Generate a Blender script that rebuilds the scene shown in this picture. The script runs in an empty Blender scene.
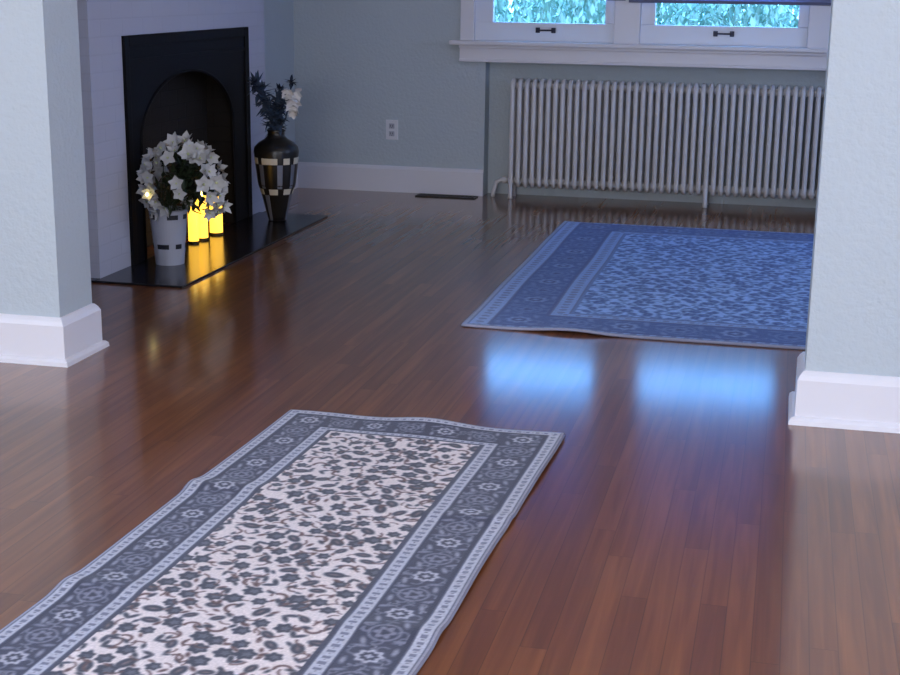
import bpy, bmesh, math, random
import numpy as np
from mathutils import Vector, Matrix

scene = bpy.context.scene
COL = scene.collection
PI = math.pi

# ------------------------------------------------------------------ camera
CAM_H = 1.30
FPX, YAW, PITCH, ROLL = 1420.18, 0.230093, 0.245169, 0.012651
cy, sy, cp, sp = math.cos(YAW), math.sin(YAW), math.cos(PITCH), math.sin(PITCH)
FWD = Vector((-sy * cp, cy * cp, -sp))
_r = Vector((cy, sy, 0)); _u = _r.cross(FWD)
RIGHT = math.cos(ROLL) * _r + math.sin(ROLL) * _u
UP = -math.sin(ROLL) * _r + math.cos(ROLL) * _u
cd = bpy.data.cameras.new('camera'); cam = bpy.data.objects.new('camera', cd); COL.objects.link(cam)
cd.sensor_width = 36; cd.lens = FPX / 900 * 36; cd.clip_start = 0.05; cd.clip_end = 200
M3 = Matrix((RIGHT, UP, -FWD)).transposed()
cam.matrix_world = Matrix.Translation((0, 0, CAM_H)) @ M3.to_4x4()
scene.camera = cam

# ------------------------------------------------------------------ light
SKY = 10.5
world = bpy.data.worlds.new('sky'); scene.world = world; world.use_nodes = True
wn = world.node_tree.nodes['Background']
wn.inputs[1].default_value = SKY
# clear blue sky beyond the back wall, made paler and dimmer to the right and front to cut blue light
_t = world.node_tree; _tc = _t.nodes.new('ShaderNodeTexCoord'); _sp = _t.nodes.new('ShaderNodeSeparateXYZ'); _cr = _t.nodes.new('ShaderNodeValToRGB')
_t.links.new(_tc.outputs['Generated'], _sp.inputs[0]); 
_ng = _t.nodes.new('ShaderNodeMath'); _ng.operation = 'MULTIPLY'; _ng.inputs[1].default_value = -1.0; _t.links.new(_sp.outputs['Y'], _ng.inputs[0])
_mx = _t.nodes.new('ShaderNodeMath'); _mx.operation = 'MAXIMUM'; _t.links.new(_sp.outputs['X'], _mx.inputs[0]); _t.links.new(_ng.outputs[0], _mx.inputs[1])
_t.links.new(_mx.outputs[0], _cr.inputs[0]); _t.links.new(_cr.outputs[0], wn.inputs[0])
_e = _cr.color_ramp.elements
_e[0].position = 0.35; _e[0].color = (0.14, 0.43, 1.0, 1)
_e[1].position = 0.75; _e[1].color = (0.16, 0.20, 0.32, 1)

def area_light(name, loc, rot, sx, sz, power, color, portal=False):
    l = bpy.data.lights.new(name, 'AREA'); l.shape = 'RECTANGLE'; l.size = sx; l.size_y = sz
    l.energy = power; l.color = color
    if portal: l.cycles.is_portal = True
    o = bpy.data.objects.new(name, l); COL.objects.link(o); o.location = loc; o.rotation_euler = rot
    return o
# daylight entering through windows assumed in the unseen front room (behind the camera)
area_light('front_window_daylight', (-1.0, -2.05, 1.45), (PI / 2, 0, 0), 2.6, 1.5, 104, (1.0, 0.97, 0.90))
area_light('left_window_daylight', (-4.65, 1.4, 1.45), (PI / 2, 0, -PI / 2), 1.8, 1.4, 45, (1.0, 0.95, 0.90))
area_light('right_fill_light', (2.45, 1.5, 1.5), (PI / 2, 0, PI / 2), 1.8, 1.4, 60, (1.0, 0.94, 0.93))  # added fill for the opening's left side; no window known on this wall
# portals guide the sky light through the three windows of the back room
for (a, b) in ((-1.9, -1.05), (-0.9, 0.08), (0.24, 1.10)):
    area_light('sky_portal', ((a + b) / 2, 8.93, 1.58), (PI / 2, 0, PI), b - a, 1.24, 1, (1, 1, 1), True)

area_light('sky_portal', (2.42, 6.5, 1.575), (PI / 2, 0, PI / 2), 2.0, 1.35, 1, (1, 1, 1), True)

vs = scene.view_settings
vs.view_transform = 'Standard'; vs.look = 'None'; vs.gamma = 1.0; vs.use_curve_mapping = False
vs.exposure = 0.0

# ------------------------------------------------------------------ helpers
def lin(c):
    return tuple((x / 255 / 12.92) if x / 255 <= 0.04045 else ((x / 255 + 0.055) / 1.055) ** 2.4 for x in c)

def mat(name, rgb, rough=0.6, metal=0.0, spec=0.5, bump=None, vary=None, coat=0, emit=None, trans=0):
    m = bpy.data.materials.new(name); m.use_nodes = True
    nt = m.node_tree; b = nt.nodes['Principled BSDF']
    c = lin(rgb) + (1,)
    b.inputs['Base Color'].default_value = c
    b.inputs['Roughness'].default_value = rough; b.inputs['Metallic'].default_value = metal
    b.inputs['Specular IOR Level'].default_value = spec
    b.inputs['Coat Weight'].default_value = coat
    b.inputs['Transmission Weight'].default_value = trans
    tc = nt.nodes.new('ShaderNodeTexCoord')
    if vary:
        scale, amt = vary
        n = nt.nodes.new('ShaderNodeTexNoise'); n.inputs['Scale'].default_value = scale; n.inputs['Detail'].default_value = 4
        nt.links.new(tc.outputs['Object'], n.inputs['Vector'])
        mx = nt.nodes.new('ShaderNodeMix'); mx.data_type = 'RGBA'
        mx.inputs['A'].default_value = tuple(max(0, x * (1 - amt)) for x in c[:3]) + (1,)
        mx.inputs['B'].default_value = tuple(min(1, x * (1 + amt)) for x in c[:3]) + (1,)
        nt.links.new(n.outputs['Fac'], mx.inputs['Factor']); nt.links.new(mx.outputs['Result'], b.inputs['Base Color'])
    if bump:
        scale, strength, dist = bump
        n = nt.nodes.new('ShaderNodeTexNoise'); n.inputs['Scale'].default_value = scale; n.inputs['Detail'].default_value = 3
        nt.links.new(tc.outputs['Object'], n.inputs['Vector'])
        bp = nt.nodes.new('ShaderNodeBump'); bp.inputs['Strength'].default_value = strength; bp.inputs['Distance'].default_value = dist
        nt.links.new(n.outputs['Fac'], bp.inputs['Height']); nt.links.new(bp.outputs['Normal'], b.inputs['Normal'])
    if emit:
        b.inputs['Emission Color'].default_value = lin(emit[0]) + (1,); b.inputs['Emission Strength'].default_value = emit[1]
    return m

class MB:
    """collects simple shapes into one mesh"""
    def __init__(s): s.bm = bmesh.new()
    def box(s, x0, x1, y0, y1, z0, z1):
        v = [s.bm.verts.new((x, y, z)) for z in (z0, z1) for y in (y0, y1) for x in (x0, x1)]
        for f in ((0, 2, 3, 1), (4, 5, 7, 6), (0, 1, 5, 4), (2, 6, 7, 3), (0, 4, 6, 2), (1, 3, 7, 5)):
            s.bm.faces.new([v[i] for i in f])
        return s
    def sweep(s, pts, prof, closed=False, side=None):
        """sweeps a closed 2-D profile (u across, v up along z) along a horizontal path, mitred"""
        n = len(pts); rings = []
        for i in range(n):
            p = Vector(pts[i])
            if closed or 0 < i < n - 1:
                d0 = (Vector(pts[i]) - Vector(pts[i - 1])).normalized(); d1 = (Vector(pts[(i + 1) % n]) - p).normalized()
            elif i == 0: d0 = d1 = (Vector(pts[1]) - p).normalized()
            else: d0 = d1 = (p - Vector(pts[i - 1])).normalized()
            n0 = Vector((d0.y, -d0.x, 0)); n1 = Vector((d1.y, -d1.x, 0))
            m = (n0 + n1).normalized(); m = m / max(0.2, m.dot(n0))
            rings.append([s.bm.verts.new(p + m * a + Vector((0, 0, b))) for a, b in prof])
        k = len(prof)
        for i in range(n if closed else n - 1):
            A, B = rings[i], rings[(i + 1) % n]
            for j in range(k): s.bm.faces.new((A[j], A[(j + 1) % k], B[(j + 1) % k], B[j]))
        if not closed: s.bm.faces.new(rings[0]); s.bm.faces.new(rings[-1][::-1])
        return s
    def tube(s, pts, r, seg=8, closed=False, caps=True):
        pts = [Vector(p) for p in pts]; n = len(pts)
        rr = r if isinstance(r, (list, tuple)) else [r] * n
        rings = []; ref = None
        for i in range(n):
            if closed: d = pts[(i + 1) % n] - pts[i - 1]
            else: d = pts[min(i + 1, n - 1)] - pts[max(i - 1, 0)]
            d.normalize()
            if ref is None:
                ref = Vector((1, 0, 0)) if abs(d.x) < 0.9 else Vector((0, 0, 1))
            a = (ref - d * ref.dot(d)).normalized(); ref = a; b = d.cross(a)
            rings.append([s.bm.verts.new(pts[i] + (a * math.cos(2 * PI * k / seg) + b * math.sin(2 * PI * k / seg)) * rr[i]) for k in range(seg)])
        for i in range(n if closed else n - 1):
            A, B = rings[i], rings[(i + 1) % n]
            for j in range(seg): s.bm.faces.new((A[j], A[(j + 1) % seg], B[(j + 1) % seg], B[j]))
        if not closed and caps: s.bm.faces.new(rings[0][::-1]); s.bm.faces.new(rings[-1])
        return s
    def lathe(s, prof, seg=32, c=(0, 0, 0)):
        rings = []
        for r, z in prof:
            if r < 1e-5: rings.append([s.bm.verts.new((c[0], c[1], c[2] + z))])
            else: rings.append([s.bm.verts.new((c[0] + r * math.cos(2 * PI * k / seg), c[1] + r * math.sin(2 * PI * k / seg), c[2] + z)) for k in range(seg)])
        for A, B in zip(rings, rings[1:]):
            for j in range(seg):
                j2 = (j + 1) % seg
                if len(A) == 1 and len(B) == 1: continue
                if len(A) == 1: s.bm.faces.new((A[0], B[j2], B[j]))
                elif len(B) == 1: s.bm.faces.new((A[j], A[j2], B[0]))
                else: s.bm.faces.new((A[j], A[j2], B[j2], B[j]))
        return s
    def patch(s, rf, a0, a1, z0, z1, th, na=6, nz=3):
        """a thin curved tile lying on a round body of radius rf(z)"""
        g = []
        for off in (0, th):
            g.append([[s.bm.verts.new(((rf(z) + off) * math.cos(a), (rf(z) + off) * math.sin(a), z))
                       for a in np.linspace(a0, a1, na)] for z in np.linspace(z0, z1, nz)])
        I, O = g
        for i in range(nz - 1):
            for j in range(na - 1):
                s.bm.faces.new((O[i][j], O[i][j + 1], O[i + 1][j + 1], O[i + 1][j]))
        for j in range(na - 1):
            s.bm.faces.new((I[0][j], I[0][j + 1], O[0][j + 1], O[0][j])); s.bm.faces.new((O[-1][j], O[-1][j + 1], I[-1][j + 1], I[-1][j]))
        for i in range(nz - 1):
            s.bm.faces.new((I[i + 1][0], I[i][0], O[i][0], O[i + 1][0])); s.bm.faces.new((I[i][-1], I[i + 1][-1], O[i + 1][-1], O[i][-1]))
        return s
    def build(s, name, m, parent=None, smooth=False, bevel=0, loc=None):
        bmesh.ops.recalc_face_normals(s.bm, faces=s.bm.faces[:])
        if bevel:
            bmesh.ops.bevel(s.bm, geom=s.bm.edges[:], offset=bevel, segments=2, affect='EDGES', profile=0.6, clamp_overlap=True)
        me = bpy.data.meshes.new(name); s.bm.to_mesh(me); s.bm.free(); me.materials.append(m)
        if smooth: me.polygons.foreach_set('use_smooth', [True] * len(me.polygons))
        o = bpy.data.objects.new(name, me); COL.objects.link(o)
        if loc: o.location = loc
        if parent: o.parent = parent
        return o

def tag(o, label=None, cat=None, group=None, kind=None):
    if label: o['label'] = label
    if cat: o['category'] = cat
    if group: o['group'] = group
    if kind: o['kind'] = kind
    return o
def thing(name, loc, label, cat, group=None, rz=0):
    o = bpy.data.objects.new(name, None); COL.objects.link(o); o.location = loc; o.rotation_euler = (0, 0, rz)
    o.empty_display_size = 0.1
    return tag(o, label, cat, group)
def struct(o, label=None, cat=None): return tag(o, label, cat, kind='structure')

# ------------------------------------------------------------------ materials
PAINT = (187, 196, 202)
def plaster(name, rgb, amount=0.006):
    m = mat(name, rgb, 0.55, spec=0.35)
    nt = m.node_tree; b = nt.nodes['Principled BSDF']; tc = nt.nodes['Texture Coordinate']
    n1 = nt.nodes.new('ShaderNodeTexNoise'); n1.inputs['Scale'].default_value = 55; n1.inputs['Detail'].default_value = 2
    n2 = nt.nodes.new('ShaderNodeTexNoise'); n2.inputs['Scale'].default_value = 16; n2.inputs['Detail'].default_value = 3; n2.inputs['Distortion'].default_value = 1.5
    ad = nt.nodes.new('ShaderNodeMath'); ad.operation = 'MULTIPLY_ADD'; ad.inputs[1].default_value = 0.55
    for n in (n1, n2): nt.links.new(tc.outputs['Object'], n.inputs['Vector'])
    nt.links.new(n2.outputs['Fac'], ad.inputs[0]); nt.links.new(n1.outputs['Fac'], ad.inputs[2])
    bp = nt.nodes.new('ShaderNodeBump'); bp.inputs['Strength'].default_value = 0.6; bp.inputs['Distance'].default_value = amount
    nt.links.new(ad.outputs[0], bp.inputs['Height']); nt.links.new(bp.outputs['Normal'], b.inputs['Normal'])
    return m
M_WALL = plaster('pale_blue_textured_plaster', PAINT)
M_CEIL = mat('ceiling_white', (225, 225, 222), 0.8)
M_TRIM = mat('white_gloss_trim_paint', (228, 225, 230), 0.35, bump=(30, 0.1, 0.002))
M_SASH = mat('white_sash_paint', (228, 230, 238), 0.35)
M_RAD = mat('radiator_enamel', (222, 220, 221), 0.35)
M_BLACK = mat('black_iron', (12, 11, 15), 0.6, spec=0.15, bump=(60, 0.2, 0.002))
M_VENT = mat('black_vent_metal', (14, 13, 14), 0.5)
M_LIFT = mat('dark_bronze', (22, 26, 48), 0.35, 0.6)
M_PLASTIC = mat('white_plastic', (226, 226, 232), 0.35)
M_SLOT = mat('dark_slot', (25, 24, 26), 0.6)

def floor_material():
    m = bpy.data.materials.new('varnished_strip_oak'); m.use_nodes = True
    nt = m.node_tree; N = nt.nodes; L = nt.links; b = N['Principled BSDF']
    tc = N.new('ShaderNodeTexCoord'); sep = N.new('ShaderNodeSeparateXYZ'); L.new(tc.outputs['Object'], sep.inputs[0])
    def mth(op, a, bb=None, c=None):
        n = N.new('ShaderNodeMath'); n.operation = op
        for i, v in enumerate((a, bb, c)):
            if v is None: continue
            if isinstance(v, (int, float)): n.inputs[i].default_value = v
            else: L.new(v, n.inputs[i])
        return n.outputs[0]
    W, LEN = 0.057, 1.15
    xs = mth('DIVIDE', sep.outputs['X'], W); row = mth('FLOOR', xs); fx = mth('FRACT', xs)
    w1 = N.new('ShaderNodeTexWhiteNoise'); w1.noise_dimensions = '1D'; L.new(row, w1.inputs['W'])
    yo = mth('MULTIPLY_ADD', w1.outputs['Value'], 7.3, sep.outputs['Y'])
    ys = mth('DIVIDE', yo, LEN); brd = mth('FLOOR', ys); fy = mth('FRACT', ys)
    cmb = N.new('ShaderNodeCombineXYZ'); L.new(row, cmb.inputs[0]); L.new(brd, cmb.inputs[1])
    w2 = N.new('ShaderNodeTexWhiteNoise'); w2.noise_dimensions = '2D'; L.new(cmb.outputs[0], w2.inputs['Vector'])
    # grain stretched along the boards, shifted per board
    gx = mth('MULTIPLY_ADD', sep.outputs['X'], 40.0, mth('MULTIPLY', w2.outputs['Value'], 37.0))
    gy = mth('MULTIPLY', sep.outputs['Y'], 1.6)
    gv = N.new('ShaderNodeCombineXYZ'); L.new(gx, gv.inputs[0]); L.new(gy, gv.inputs[1]); L.new(w2.outputs['Value'], gv.inputs[2])
    gn = N.new('ShaderNodeTexNoise'); gn.inputs['Scale'].default_value = 1.0; gn.inputs['Detail'].default_value = 2.5; gn.inputs['Distortion'].default_value = 0.6
    L.new(gv.outputs[0], gn.inputs['Vector'])
    f = mth('ADD', mth('MULTIPLY_ADD', w2.outputs['Value'], 0.18, 0.14), mth('MULTIPLY', gn.outputs['Fac'], 0.62))
    cr = N.new('ShaderNodeValToRGB'); L.new(f, cr.inputs[0])
    e = cr.color_ramp.elements
    e[0].position = 0.12; e[0].color = lin((76, 41, 22)) + (1,)
    e[1].position = 0.95; e[1].color = lin((158, 98, 52)) + (1,)
    k = e.new(0.5); k.color = lin((113, 65, 34)) + (1,)
    # seams
    sx = mth('MINIMUM', fx, mth('SUBTRACT', 1.0, fx)); sy_ = mth('MINIMUM', fy, mth('SUBTRACT', 1.0, fy))
    seam = mth('MINIMUM', mth('MULTIPLY', sx, 1 / 0.03), mth('MULTIPLY', sy_, LEN / W / 0.03))
    seam = mth('MINIMUM', seam, 1.0)
    mul = N.new('ShaderNodeMix'); mul.data_type = 'RGBA'; mul.blend_type = 'MULTIPLY'; mul.inputs['Factor'].default_value = 1
    sm = mth('MULTIPLY_ADD', seam, 0.45, 0.55)
    L.new(cr.outputs[0], mul.inputs['A']); L.new(sm, mul.inputs['B']); L.new(mul.outputs['Result'], b.inputs['Base Color'])
    b.inputs['Roughness'].default_value = 0.4; b.inputs['Specular IOR Level'].default_value = 0.15
    b.inputs['Coat Weight'].default_value = 1.0; b.inputs['Coat Roughness'].default_value = 0.14; b.inputs['Coat IOR'].default_value = 1.58
    wv = N.new('ShaderNodeTexNoise'); wv.inputs['Scale'].default_value = 7; wv.inputs['Detail'].default_value = 1
    L.new(tc.outputs['Object'], wv.inputs['Vector'])
    bp2 = N.new('ShaderNodeBump'); bp2.inputs['Strength'].default_value = 0.02; bp2.inputs['Distance'].default_value = 0.004
    L.new(wv.outputs['Fac'], bp2.inputs['Height']); L.new(bp2.outputs['Normal'], b.inputs['Coat Normal'])
    return m
M_FLOOR = floor_material()

def brick_material(name, c1, c2, cm, rough=0.6, bump=0.004):
    m = bpy.data.materials.new(name); m.use_nodes = True
    nt = m.node_tree; N = nt.nodes; L = nt.links; b = N['Principled BSDF']
    tc = N.new('ShaderNodeTexCoord'); sep = N.new('ShaderNodeSeparateXYZ'); L.new(tc.outputs['Object'], sep.inputs[0])
    ad = N.new('ShaderNodeMath'); ad.operation = 'ADD'; L.new(sep.outputs['X'], ad.inputs[0]); L.new(sep.outputs['Y'], ad.inputs[1])
    cb = N.new('ShaderNodeCombineXYZ'); L.new(ad.outputs[0], cb.inputs[0]); L.new(sep.outputs['Z'], cb.inputs[1])
    br = N.new('ShaderNodeTexBrick'); L.new(cb.outputs[0], br.inputs['Vector'])
    br.inputs['Color1'].default_value = lin(c1) + (1,); br.inputs['Color2'].default_value = lin(c2) + (1,); br.inputs['Mortar'].default_value = lin(cm) + (1,)
    br.inputs['Scale'].default_value = 1; br.inputs['Brick Width'].default_value = 0.21; br.inputs['Row Height'].default_value = 0.075
    br.inputs['Mortar Size'].default_value = 0.005; br.inputs['Mortar Smooth'].default_value = 0.6
    L.new(br.outputs['Color'], b.inputs['Base Color']); b.inputs['Roughness'].default_value = rough
    inv = N.new('ShaderNodeMath'); inv.operation = 'SUBTRACT'; inv.inputs[0].default_value = 1; L.new(br.outputs['Fac'], inv.inputs[1])
    bp = N.new('ShaderNodeBump'); bp.inputs['Strength'].default_value = 0.5; bp.inputs['Distance'].default_value = bump
    L.new(inv.outputs[0], bp.inputs['Height']); L.new(bp.outputs['Normal'], b.inputs['Normal'])
    return m
M_BRICK = brick_material('painted_brick', (190, 191, 205), (188, 189, 203), (185, 186, 200), bump=0.0012)
M_FIREBRICK = brick_material('sooty_brick', (14, 10, 10), (12, 9, 9), (8, 7, 7), 0.9)

# ------------------------------------------------------------------ room shell
PF, PB = 4.318, 4.553            # dividing wall, front and back face
XL, XR = -2.389, 0.103          # sides of the wide opening
D = 8.688                       # back wall face
LW, RW = -3.073, 2.25           # side walls of the back room
BX = -2.914                     # chimney breast face
BY0, BY1 = 5.64, 7.741
CEIL = 2.55
NX0, NX1, NZ = -1.832, 1.012, 0.885   # radiator niche
FX0, FX1, FY0 = -4.8, 2.6, -2.2

struct(MB().box(FX0 - 0.1, FX1 + 0.1, FY0 - 0.1, 8.95, -0.08, 0).build('floor', M_FLOOR), 'glossy reddish brown strip wood floor', 'floor')
struct(MB().box(FX0 - 0.1, FX1 + 0.1, FY0 - 0.1, 8.95, CEIL, CEIL + 0.08).build('ceiling', M_CEIL), 'plain white ceiling', 'ceiling')
struct(MB().box(FX0, XL, PF, PB, 0, CEIL).build('wall_divider_left', M_WALL), 'pale blue textured wall end left of the wide opening', 'wall')
struct(MB().box(XR, FX1, PF, PB, 0, CEIL).build('wall_divider_right', M_WALL), 'pale blue textured wall end right of the wide opening', 'wall')
struct(MB().box(XL, XR, PF, PB, 2.2, CEIL).build('wall_divider_top', M_WALL), 'header over the wide opening', 'wall')
struct(MB().box(LW - 0.15, LW, PB, D + 0.2, 0, CEIL).build('wall_left', M_WALL), 'grey blue wall strip between chimney breast and back corner', 'wall')
struct(MB().box(RW, RW + 0.15, PB, 5.5, 0, CEIL).box(RW, RW + 0.15, 7.5, D + 0.2, 0, CEIL).box(RW, RW + 0.15, 5.5, 7.5, 0, 0.9).box(RW, RW + 0.15, 5.5, 7.5, 2.25, CEIL).build('wall_right', M_WALL), 'right wall of the back room', 'wall')
wb = MB()
wb.box(LW, NX0, D, D + 0.22, 0, 0.94).box(NX1, RW, D, D + 0.22, 0, 0.94)
wb.box(LW, -1.95, D, D + 0.22, 0.94, CEIL).box(1.14, RW, D, D + 0.22, 0.94, CEIL)
wb.box(NX0, NX1, D + 0.13, D + 0.22, 0, 0.94)
wb.box(NX0, NX1, D, D + 0.22, NZ, 0.94)
wb.box(-1.95, 1.14, D, D + 0.22, 2.22, CEIL)
struct(wb.build('wall_back', M_WALL), 'grey blue back wall with window row and radiator niche', 'wall')
# front room shell behind and beside the camera, with assumed window openings, the right one added for its light
wf = MB()
wf.box(FX0, -2.35, FY0 - 0.15, FY0, 0, CEIL).box(0.35, FX1, FY0 - 0.15, FY0, 0, CEIL).box(-2.35, 0.35, FY0 - 0.15, FY0, 0, 0.65).box(-2.35, 0.35, FY0 - 0.15, FY0, 2.25, CEIL)
struct(wf.build('wall_front', M_WALL), 'front wall of the near room', 'wall')
ws = MB()
ws.box(FX0 - 0.15, FX0, FY0, 0.45, 0, CEIL).box(FX0 - 0.15, FX0, 2.35, PF, 0, CEIL).box(FX0 - 0.15, FX0, 0.45, 2.35, 0, 0.7).box(FX0 - 0.15, FX0, 0.45, 2.35, 2.2, CEIL)
struct(ws.build('wall_near_left', M_WALL), 'left wall of the near room', 'wall')
struct(MB().box(FX1, FX1 + 0.15, FY0, 0.5, 0, CEIL).box(FX1, FX1 + 0.15, 2.5, PF, 0, CEIL).box(FX1, FX1 + 0.15, 0.5, 2.5, 0, 0.75).box(FX1, FX1 + 0.15, 0.5, 2.5, 2.25, CEIL).build('wall_near_right', M_WALL), 'right wall of the near room', 'wall')

# chimney breast with a real firebox cavity
OY0, OY1, OZ = 6.04, 7.26, 0.89
ch = MB()
ch.box(LW, BX, BY0, OY0, 0, CEIL).box(LW, BX, OY1, BY1, 0, CEIL).box(LW, BX, OY0, OY1, OZ, CEIL)
struct(ch.build('wall_chimney', M_BRICK), 'painted brick chimney breast around the black fireplace', 'wall')

# baseboards: tall board with a sloped cap and a shoe moulding
BASE = [(0, 0), (0.040, 0), (0.038, 0.014), (0.030, 0.022), (0.022, 0.024), (0.022, 0.138), (0.015, 0.152), (0.006, 0.163), (0, 0.165)]
def baseboard(name, pts, label, prof=BASE):
    struct(MB().sweep(pts, prof).build(name, M_TRIM), label, 'baseboard')
baseboard('baseboard_divider_left', [(FX0 + .02, PF, 0), (XL, PF, 0), (XL, PB, 0), (LW + .02, PB, 0)], 'tall white baseboard round the left wall end')
baseboard('baseboard_divider_right', [(RW - .02, PB, 0), (XR, PB, 0), (XR, PF, 0), (FX1 - .02, PF, 0)], 'tall white baseboard round the right wall end')
SIMPLE = [(0, 0), (0.022, 0), (0.022, 0.145), (0.010, 0.162), (0, 0.165)]
baseboard('baseboard_back', [(LW + 0.022, D, 0), (NX0, D, 0)], 'white baseboard on the back wall beside the radiator niche', SIMPLE)
baseboard('baseboard_left', [(LW, BY1, 0), (LW, D, 0)], 'white baseboard in the corner beyond the fireplace', SIMPLE)

# ------------------------------------------------------------------ windows
M_GLASS = mat('window_glass', (255, 255, 255), 0.0, trans=1.0)
M_GLASS.node_tree.nodes['Principled BSDF'].inputs['IOR'].default_value = 1.02
WIN = [(-1.905, -1.050), (-0.895, 0.077), (0.243, 1.098)]
trm = MB()
for a, b in ((-1.991, -1.905), (-1.050, -0.895), (0.077, 0.243), (1.098, 1.184)):
    trm.box(a, b, D - 0.02, D + 0.22, 0.94, 2.22)
trm.box(-1.991, 1.184, D - 0.02, D, 2.22, 2.33)
struct(trm.build('trim_1', M_TRIM, bevel=0.004), 'white casing and mullions of the window row', 'trim')
sl = MB()
sl.box(-2.046, 1.24, D - 0.085, D + 0.22, 0.930, 0.956)
struct(sl.build('trim_2', M_TRIM, bevel=0.006), 'white window sill over the radiator', 'trim')
ap = MB()
ap.box(-1.991, 1.184, D - 0.030, D, 0.838, 0.930).box(-1.991, 1.184, D - 0.045, D, 0.828, 0.846).box(-1.991, 1.184, D - 0.055, D, 0.912, 0.930)
struct(ap.build('trim_3', M_TRIM, bevel=0.004), 'white moulded apron under the window sill', 'trim')
for i, (a, b) in enumerate(WIN):
    Y = D + 0.012
    st = 0.112 if i == 0 else 0.085
    rt = 0.058
    fr = MB()
    fr.box(a, b, Y, Y + 0.045, 0.956, 1.068)                 # bottom rail
    fr.box(a, a + st, Y, Y + 0.045, 1.068, 2.16).box(b - rt, b, Y, Y + 0.045, 1.068, 2.16)
    fr.box(a, b, Y, Y + 0.045, 2.16, 2.22)
    w = struct(fr.build('window_%d' % (i + 1), M_SASH, bevel=0.004), ('white window sash at the left end of the window row', 'white middle window sash of the window row', 'white window sash at the right end of the window row')[i], 'window')
    MB().box(a + st - .01, b - rt + .01, Y + 0.02, Y + 0.024, 1.06, 2.17).build('pane', M_GLASS, w)
    ci = (a + b) / 2 + (0.012 if i == 0 else 0.006)
    h = MB()
    h.box(ci - 0.055, ci + 0.055, Y - 0.014, Y - 0.006, 1.019, 1.029)
    for s in (-1, 1):
        h.box(ci + s * 0.048 - 0.013, ci + s * 0.048 + 0.013, Y - 0.014, Y - 0.0005, 1.008, 1.040)
    tag(h.build('sash_lift', M_LIFT, w, bevel=0.003), 'dark metal sash lift')

# roller blinds, pulled nearly all the way down over the windows
def blind_material():
    m = bpy.data.materials.new('blind_cloth'); m.use_nodes = True
    nt = m.node_tree; N = nt.nodes; L = nt.links
    out = N['Material Output']; b = N['Principled BSDF']
    b.inputs['Base Color'].default_value = lin((150, 155, 185)) + (1,); b.inputs['Roughness'].default_value = 0.8
    t = N.new('ShaderNodeBsdfTranslucent'); t.inputs[0].default_value = lin((182, 184, 222)) + (1,)
    mx = N.new('ShaderNodeMixShader'); mx.inputs[0].default_value = 0.38
    L.new(b.outputs[0], mx.inputs[1]); L.new(t.outputs[0], mx.inputs[2]); L.new(mx.outputs[0], out.inputs[0])
    return m
M_BLIND = blind_material()
M_BAR = mat('blind_bar', (88, 90, 120), 0.5)
for (a, b, z, lab) in ((-1.96, -0.985, 1.207, 'roller blind with grey blue bottom bar over the left window'),
                       (-0.965, 0.205, 1.196, 'roller blind with grey blue bottom bar over the wide middle window'),
                       (0.235, 1.16, 1.20, 'roller blind with grey blue bottom bar over the right window behind the wall end')):
    r = thing('roller_blind', ((a + b) / 2, D - 0.035, z), lab, 'blind', 'roller blinds on the window row')
    hw = (b - a) / 2
    MB().box(-hw, hw, -0.001, 0.001, 0.012, 2.27 - z).build('cloth', M_BLIND, r)
    MB().box(-hw, hw, -0.006, 0.006, 0, 0.016).build('bottom_bar', M_BAR, r, bevel=0.002)
    MB().tube([(-hw, 0, 2.28 - z), (hw, 0, 2.28 - z)], 0.02, 12).build('roller', M_BAR, r, smooth=True)

# ------------------------------------------------------------------ outdoors
struct(MB().box(-14, 12, 9.2, 40, -0.45, -0.35).build('ground', mat('lawn', (96, 128, 84), 0.9, vary=(3, 0.3))), 'lawn outside the windows', 'ground')
M_LEAF_OUT = mat('shrub_leaf', (158, 190, 172), 0.6, vary=(9, 0.3))
rs = random.Random(5)
def leafy(n, rx, ry, rz, size, rnd, cz):
    bm = bmesh.new()
    for _ in range(n):
        while True:
            p = Vector((rnd.uniform(-1, 1), rnd.uniform(-1, 1), rnd.uniform(-1, 1)))
            if 0.3 < p.length < 1: break
        c = Vector((p.x * rx, p.y * ry, cz + p.z * rz))
        q = Vector((rnd.gauss(0, 1), rnd.gauss(0, 1), rnd.gauss(0, 1))).to_track_quat('Z', 'Y')
        s = size * rnd.uniform(0.6, 1.3)
        vs_ = [bm.verts.new(c + q @ Vector(v)) for v in ((0, -s, 0), (s * .45, 0, s * .12), (0, s, 0), (-s * .45, 0, s * .12))]
        bm.faces.new(vs_)
    m = MB(); m.bm.free(); m.bm = bm
    return m
for k, (x, y, hgt, wd) in enumerate([(-4.55, 13.6, 1.75, .62), (-3.2, 13.4, 1.65, .62), (-1.9, 13.3, 1.6, .6), (-0.6, 13.4, 1.6, .6), (0.7, 13.2, 1.6, .6), (-3.8, 15.4, 1.9, .62), (-2.5, 15.3, 1.8, .6), (-1.2, 15.5, 1.85, .6), (0.1, 15.2, 1.8, .6)]):
    g = thing('shrub', (x, y, -0.35), 'leafy green shrub seen through the window bottoms', 'shrub', 'shrubs outside the windows')
    leafy(3600, wd, 0.7, hgt * 0.5, 0.05, rs, hgt * 0.55 + 0.25).build('foliage', M_LEAF_OUT, g)
    MB().tube([(0, 0, 0), (0.02, 0, hgt * 0.5)], [0.05, 0.02], 6).build('stem', mat('bark', (80, 62, 48), 0.9), g)

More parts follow.
